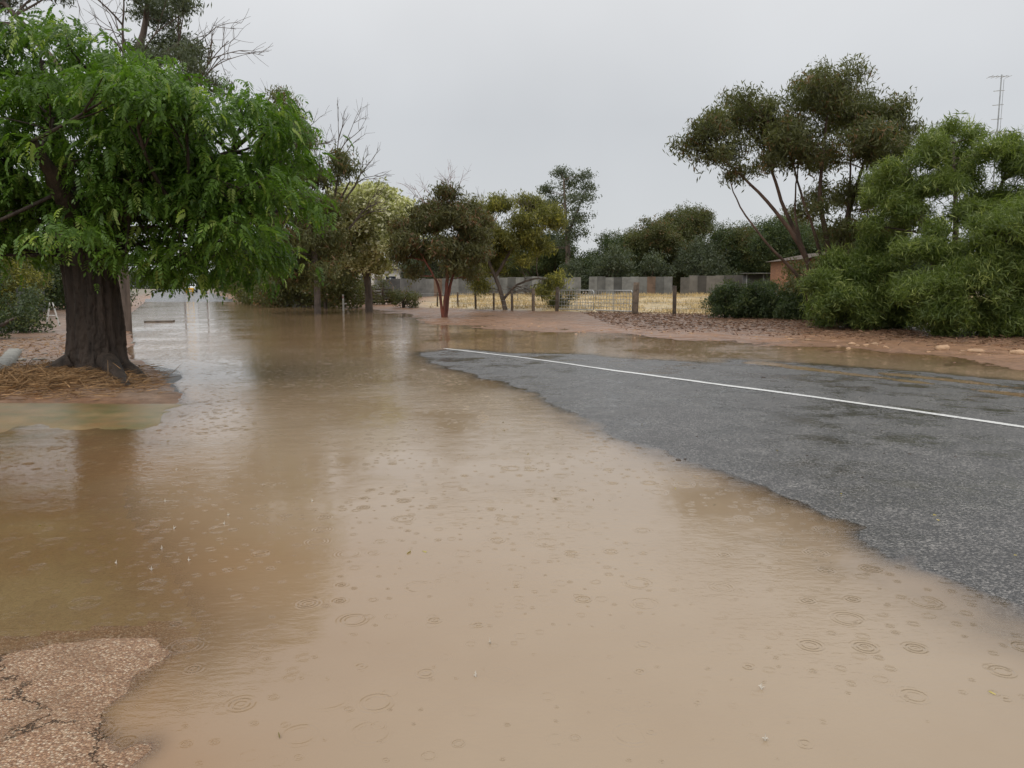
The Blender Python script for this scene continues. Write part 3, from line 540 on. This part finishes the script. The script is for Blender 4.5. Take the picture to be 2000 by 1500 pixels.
def house(name,x,y,w,d,h,rh,yaw,mw,mr,chim=True):
    E=empty(name,(x,y,Hp(x,y))); E.rotation_euler=(0,0,yaw)
    B=Boxes(); B.add((0,0,h/2-.2),(w,d,h+.4)); B.obj('walls',mw,E)
    o=.4; Vv=[(-w/2-o,-d/2-o,h),(w/2+o,-d/2-o,h),(w/2+o,d/2+o,h),(-w/2-o,d/2+o,h),(0,-d/2-o,h+rh),(0,d/2+o,h+rh)]
    me=bpy.data.meshes.new('roof'); me.from_pydata([(a,b_,c_+.01) for a,b_,c_ in Vv],[],[(0,3,5,4),(1,4,5,2),(0,1,2,3)]); me.materials.append(mr); ob=bpy.data.objects.new('roof',me); S.collection.objects.link(ob); ob.parent=E
    me=bpy.data.meshes.new('gable'); me.from_pydata([(-w/2,-d/2,h+.01),(w/2,-d/2,h+.01),(0,-d/2,h+rh*.93),(-w/2,d/2,h+.01),(w/2,d/2,h+.01),(0,d/2,h+rh*.93)],[],[(0,1,2),(3,5,4)]); me.materials.append(mw); ob=bpy.data.objects.new('gable',me); S.collection.objects.link(ob); ob.parent=E
    B=Boxes()
    for xx in(-w*.28,w*.28): B.add((xx,-d/2-.02,h*.5),(1.1,.06,1.2))
    B.obj('windows',mGlass,E); B=Boxes(); B.add((0,-d/2-.02,1.0),(.9,.07,2.1)); B.obj('door',mTim,E)
    if chim: B=Boxes(); B.add((w*.25,0,h+rh*.8),(.7,.7,1.6)); B.obj('chimney',mBr,E)
    return E
house('brick_house',25.8,64,6.4,7,3.0,.7,.05,mBr,mRf,False)
house('rendered_cottage',-15.6,92,5.0,7,2.9,1.9,.1,mWh,mRf,False)
house('cottage',-37,118,7,8,3.0,2.2,.2,mWh,mRed)
E=empty('television_antenna',(21.4,35,0)); Ta=Tubes(); Ta.add([(0,0,0),(0,0,10.8)],[.04,.025],6)
for h,L in((10.7,.55),(10.1,.3),(9.5,.3),(8.9,.3)): Ta.add([(-L,0,h),(L*.6,0,h+.04)],[.014]*2,4)
for i in range(5): Ta.add([(-.5+i*.2,-.25,10.7),(-.5+i*.2,.25,10.7)],[.01]*2,3)
Ta.add([(-.9,0,8.3),(.7,.1,8.45)],[.016]*2,4)
for i in range(7): Ta.add([(-.8+i*.22,-.4,8.35),(-.8+i*.22,.4,8.35)],[.01]*2,3)
Ta.add([(.12,0,7.5),(.12,0,10.6)],[.012]*2,4)
Ta.obj('mast',mGal,E)
mPole=simple('pole_timber',(.12,.09,.07),.8,.3,3)
for (x,y,h) in((-30.6,91,6.6),(-64,151,8.2),(-56,142,7.6),(-83,196,8.5)):
    z=Hp(x,y); E=empty('utility_pole',(x,y,z)); Tp=Tubes(); Tp.add([(0,0,-.1),(0,0,h)],[.15,.11],8); Tp.add([(-1,0,h-.5),(1,0,h-.5)],[.07,.07],4)
    for dx in(-.9,-.4,.4,.9): Tp.add([(dx,0,h-.45),(dx,0,h-.2)],[.05,.04],5)
    Tp.obj('pole_and_crossarm',mPole,E)
mWp=simple('white_plastic',(.75,.75,.72),.5,.08,5); mRef=simple('red_reflector',(.5,.03,.02),.3,.05,5)
for (x,y,h) in((-11.3,51.7,1.1),(-33,84,1.1),(-25,80,1.1),(-41.5,84,1.1)):
    E=empty('guide_post',(x,y,max(Hp(x,y),-.05))); B=Boxes(); B.add((0,0,h/2-.1),(.11,.05,h+.2)); B.obj('post',mWp,E,.01); B=Boxes(); B.add((0,-.03,h-.2),(.06,.02,.12)); B.obj('reflector',mRef,E)
mCon=simple('kerb_concrete',(.26,.25,.22),.6,.35,7,.01,40)
a=np.array([-7.75,11.2]);b_=np.array([-11.3,17.4]); n=24; Kv=[];Kf=[]
prof=np.array([(-.15,-.2),(-.15,.10),(-.10,.15),(.08,.15),(.14,.10),(.16,-.2)])
d=(b_-a)/np.linalg.norm(b_-a); nr_=np.array([d[1],-d[0]])
for i in range(n):
    p=a+(b_-a)*i/(n-1); z=.06
    for u,w_ in prof: Kv.append((p[0]+nr_[0]*u,p[1]+nr_[1]*u,z+w_+.006*math.sin(i*2.3)))
for i in range(n-1):
    for j in range(5): q=i*6+j; Kf.append((q,q+1,q+7,q+6))
Kf.append((0,1,2,3)); Kf.append((0,3,4,5))
mesh_obj('concrete_kerb',Kv,Kf,mCon)
B=Boxes(); B.add((-16.2,35.4,.0),(1.2,.9,.14),.3); B.obj('drain_cover_slab',simple('old_slab',(.16,.13,.10),.5,.4,4,.01,20),None,.02)
def stones(name,items,mat,seed):
    g=np.random.default_rng(seed); import bmesh; VV=[];FF=[];n=0
    bm=bmesh.new(); bmesh.ops.create_icosphere(bm,subdivisions=2,radius=1); bv=np.array([v.co[:] for v in bm.verts]); bf=np.array([[v.index for v in f.verts] for f in bm.faces]); bm.free()
    for (x,y,r_) in items:
        v=bv*np.array([g.uniform(.8,1.4),g.uniform(.7,1.1),g.uniform(.3,.55)])*r_
        v=v*(1+.22*np.sin(bv[:,[1]]*4+g.uniform(0,6))*np.cos(bv[:,[0]]*3+g.uniform(0,6))); yw=g.uniform(0,6); v=np.c_[v[:,0]*math.cos(yw)-v[:,1]*math.sin(yw),v[:,0]*math.sin(yw)+v[:,1]*math.cos(yw),v[:,2]]
        VV.append(v+np.array([x,y,max(Hp(x,y),-.02)+r_*.12])); FF.append(bf+n); n+=len(bv)
    return mesh_obj(name,np.concatenate(VV),np.concatenate(FF),mat)
g=np.random.default_rng(9)
mSt=simple('sandstone',(.42,.27,.16),.7,.4,3,.01,20)
it=[(10.9,19.4,.2),(11.2,18.5,.16),(11.9,18.0,.17),(12.6,17.2,.13),(9.4,21.2,.13),(9.9,20.9,.12),(8.7,22.6,.12),(8.3,22.9,.1),(12.9,16.2,.14)]
for i in range(40):
    t=g.random(); it.append((7+6*t+g.normal()*.6,23.5-7*t+g.normal()*.6,g.uniform(.02,.07)))
for i in range(50): it.append((g.uniform(-2,8),0,g.uniform(.02,.06))); it[-1]=(it[-1][0],31-1.05*it[-1][0]+g.normal()*1.2,it[-1][2])
stones('roadside_stones',it,mSt,10)
it=[(g.uniform(-14,-7.5),g.uniform(14.5,24),g.uniform(.02,.06)) for _ in range(90)]+[(-9.6-g.uniform(0,1.2),15.8+g.normal()*.1,.07) for i in range(10)]
it=[q for q in it if Hp(q[0],q[1])>.0]; stones('verge_stones',it,mCon,11)
def scatter(name,X,Y,L0,W0,mat,seed,up=.12,tn=None):
    g=np.random.default_rng(seed); H_=np.maximum(terrain(X,Y)[0],-.004); N=len(X)
    d=g.normal(size=(N,3)); d[:,2]=np.abs(g.normal(size=N))*up; d/=np.linalg.norm(d,axis=1)[:,None]
    L=L0*g.uniform(.4,1.4,N); sdv=np.cross(d,g.normal(size=(N,3))); sdv/=np.linalg.norm(sdv,axis=1)[:,None]; W=W0*g.uniform(.5,1.3,N)
    p=np.stack([X,Y,H_+.008+g.uniform(0,.03,N)*(up<1)*(up>0)],-1); 
    q=np.stack([p-sdv*W[:,None]/2,p+sdv*W[:,None]/2,p+d*L[:,None]+sdv*W[:,None]*.2,p+d*L[:,None]-sdv*W[:,None]*.2],1)
    t=np.repeat(g.uniform(.45,1.4,(N,1,1)),4,1)*np.ones(3); return mesh_obj(name,q.reshape(-1,3),np.arange(N*4).reshape(-1,4),mat,tone=t.reshape(-1,3))
mStraw=simple('straw',(.34,.20,.09),.7,.3,5,attr=True); mLit=simple('leaf_litter',(.19,.105,.06),.7,.4,3,attr=True); mGr=simple('dry_grass',(.55,.42,.21),.7,.3,.5,attr=True)
g=np.random.default_rng(12)
X_=np.r_[g.normal(-7.6,1.2,5000),g.normal(-8.0,.6,2500)]; Y_=np.r_[g.normal(12.1,.9,5000),g.normal(11.7,.35,2500)]; k=(terrain(X_,Y_)[0]>.02)&(Y_>10.6); scatter('straw_litter',X_[k],Y_[k],.24,.012,mStraw,13)
X_=g.uniform(4,24,30000); Y_=g.uniform(14,46,30000); q=terrain(X_,Y_); k=(q[5]>2.0+4.5*g.random(30000))&((X_*.707+(Y_-49.5)*.71)<1.5); scatter('leaf_litter',X_[k],Y_[k],.14,.03,mLit,14)
X_=g.uniform(-14,-7,5000); Y_=g.uniform(13,26,5000); k=terrain(X_,Y_)[0]>.02; scatter('verge_litter',X_[k],Y_[k],.09,.02,mStraw,15)
X_=g.uniform(-6,34,60000); Y_=g.uniform(38,80,60000); k=((X_*.707+(Y_-49.5)*.71)>.3)&(fbm(X_*.4,Y_*.4)>-.15+.2*g.random(60000)); scatter('dry_grass',X_[k],Y_[k],.26,.03,mGr,16,up=2.5)
X_=np.r_[g.uniform(-2.2,3,25),g.uniform(-4,0,20)]; Y_=np.r_[g.uniform(2.2,9,25),g.uniform(5,12,20)]; scatter('floating_leaves',X_,Y_,.03,.012,simple('wet_leaf',(.30,.24,.06),.4,.5,9,attr=True),17,up=0)
g=np.random.default_rng(18); it=[]
while len(it)<90:
    x,y=g.uniform(1,9),g.uniform(4,17)
    if sdpoly(np.array([x]),np.array([y]),polyT)[0]>.1: it.append((x,y,g.uniform(.004,.014)))
it+=[(1.55,7.0,.022),(4.35,13.2,.04),(1.62,7.04,.018)]
stones('road_debris',it,simple('debris',(.06,.045,.035),.7,.4,9),19)
Ts=Tubes(); g=np.random.default_rng(20)
for (x,y) in [(-2.25,4.95),(-2.0,5.25),(-1.95,5.05),(-2.6,5.6),(-2.15,4.55),(-2.3,4.3),(-1.9,4.35),(-2.95,6.6),(-1.5,5.6),(-2.05,4.2),(-.1,3.3),(1.0,2.9),(.9,2.55),(-.15,3.0)]:
    for i in range(4):
        an=g.uniform(0,6.28); l=g.uniform(.006,.011); Ts.add([(x,y,0),(x+math.cos(an)*l*.6,y+math.sin(an)*l*.6,l),(x+math.cos(an)*l*1.4,y+math.sin(an)*l*1.4,l*1.3)],[.003,.002,.0008],4)
    Ts.add([(x,y,0),(x,y,.013),(x,y,.026)],[.0035,.002,.001],5)
Ts.obj('raindrop_splashes',simple('splash_water',(.65,.6,.52),.1,.05,5))
mCar=simple('white_car_paint',(.75,.76,.77),.25,.03,2); mTy=simple('tyre',(.02,.02,.02),.8,.1,5)
def car(x,y,yaw):
    z=Hp(x,y); E=empty('parked_car',(x,y,z)); E.rotation_euler=(0,0,yaw)
    body=[(-2.2,.35),(-2.25,.75),(-2.1,.95),(-1.2,1.0),(-.6,1.42),(.9,1.45),(1.7,1.0),(2.15,.85),(2.2,.35)]
    Vv=[];k=len(body)
    for sd_,in_ in((-.88,0),(.88,0)):
        for (u,w_) in body: Vv.append((u,sd_*(1-.18*max(0,w_-1.0)/.45),w_))
    me=bpy.data.meshes.new('body'); me.from_pydata(Vv,[],[tuple(range(k)),tuple(range(2*k-1,k-1,-1))]+[(i,k+i,k+(i+1)%k,(i+1)%k) for i in range(k)]); me.materials.append(mCar)
    o=bpy.data.objects.new('body',me); S.collection.objects.link(o); o.parent=E; md=o.modifiers.new('b','BEVEL'); md.width=.06; md.segments=2
    B=Boxes(); B.add((.1,0,1.2),(1.5,1.66,.3)); B.add((1.28,0,1.22),(.1,1.3,.34),0,tilt=.7); B.add((-.95,0,1.2),(.1,1.3,.4),0,tilt=-.7); B.obj('windows',mGlass,E)
    Tw=Tubes()
    for u in(-1.35,1.35):
        for v_ in(-.9,.9): Tw.add([(u,v_-.1,.32),(u,v_-.1,.32001),(u,v_+.1,.32),(u,v_+.1,.3201)],[.01,.32,.32,.01],16)
    Tw.obj('wheels',mTy,E)
car(-56,135,2.0)
mYe=simple('yellow_paint',(.75,.42,.02),.5,.1,4)
E=empty('road_barrier',(-53.3,128,Hp(-53.3,128))); B=Boxes(); B.add((0,0,.7),(1.4,.08,.3)); B.add((0,0,.3),(1.4,.08,.15))
for u in(-.5,.5): B.add((u,0,.4),(.08,.5,.8))
B.obj('boards',mYe,E)
E=empty('timber_trestle',(-17.6,29.5,Hp(-17.6,29.5))); Tq=Tubes()
for u in(-.25,.25): Tq.add([(u*.2,0,.9),(u,0,0)],[.03,.03],5)
Tq.add([(-.15,0,.4),(.15,0,.4)],[.02,.02],5); Tq.obj('legs',mWp,E)
# ------------------------------------------------------------------ light
W=bpy.data.worlds.new('World'); S.world=W; W.use_nodes=True; T=NT(W.node_tree); bg=W.node_tree.nodes['Background']
EL,ROT=math.radians(58),math.radians(200)
sk=T.n('ShaderNodeTexSky',sky_type='NISHITA',sun_disc=False,sun_elevation=EL,sun_rotation=ROT)
tc=T.n('ShaderNodeTexCoord'); sp=T.n('ShaderNodeSeparateXYZ'); T.l(tc.outputs['Generated'],sp.inputs[0])
cr=T.n('ShaderNodeValToRGB'); T.l(sp.outputs[2],cr.inputs[0]); e=cr.color_ramp.elements
e[0].position=0; e[0].color=(.66,.68,.695,1); e[1].position=1; e[1].color=(1.45,1.44,1.42,1)
x=e.new(.2); x.color=(.64,.66,.685,1); x=e.new(.42); x.color=(.82,.825,.835,1)
cl=T.mr(T.noise(tc.outputs['Generated'],2.2,4,.5),.3,.7,.93,1.06); vv=T.n('ShaderNodeCombineXYZ'); 
for q in range(3): T.l(cl,vv.inputs[q])
gr=T.mix(1.0,cr.outputs[0],vv.outputs[0],'MULTIPLY'); g10=T.n('ShaderNodeVectorMath',operation='SCALE'); g10.inputs['Scale'].default_value=10; T.l(gr,g10.inputs[0])
T.l(T.mix(.96,sk.outputs[0],g10.outputs[0]),bg.inputs[0]); bg.inputs[1].default_value=.1
sn=bpy.data.lights.new('sun','SUN'); sn.energy=.75; sn.angle=math.radians(25); sn.color=(1,.97,.93); so=bpy.data.objects.new('sun',sn); S.collection.objects.link(so)
dv=Vector((math.sin(ROT)*math.cos(EL),math.cos(ROT)*math.cos(EL),math.sin(EL))); so.rotation_euler=dv.to_track_quat('Z','Y').to_euler()
cam=bpy.data.cameras.new('camera'); co=bpy.data.objects.new('camera',cam); S.collection.objects.link(co); S.camera=co
co.location=(0,0,1.6); co.rotation_euler=(math.radians(90-7.22),0,0); cam.sensor_width=36; cam.lens=27; cam.clip_end=8000
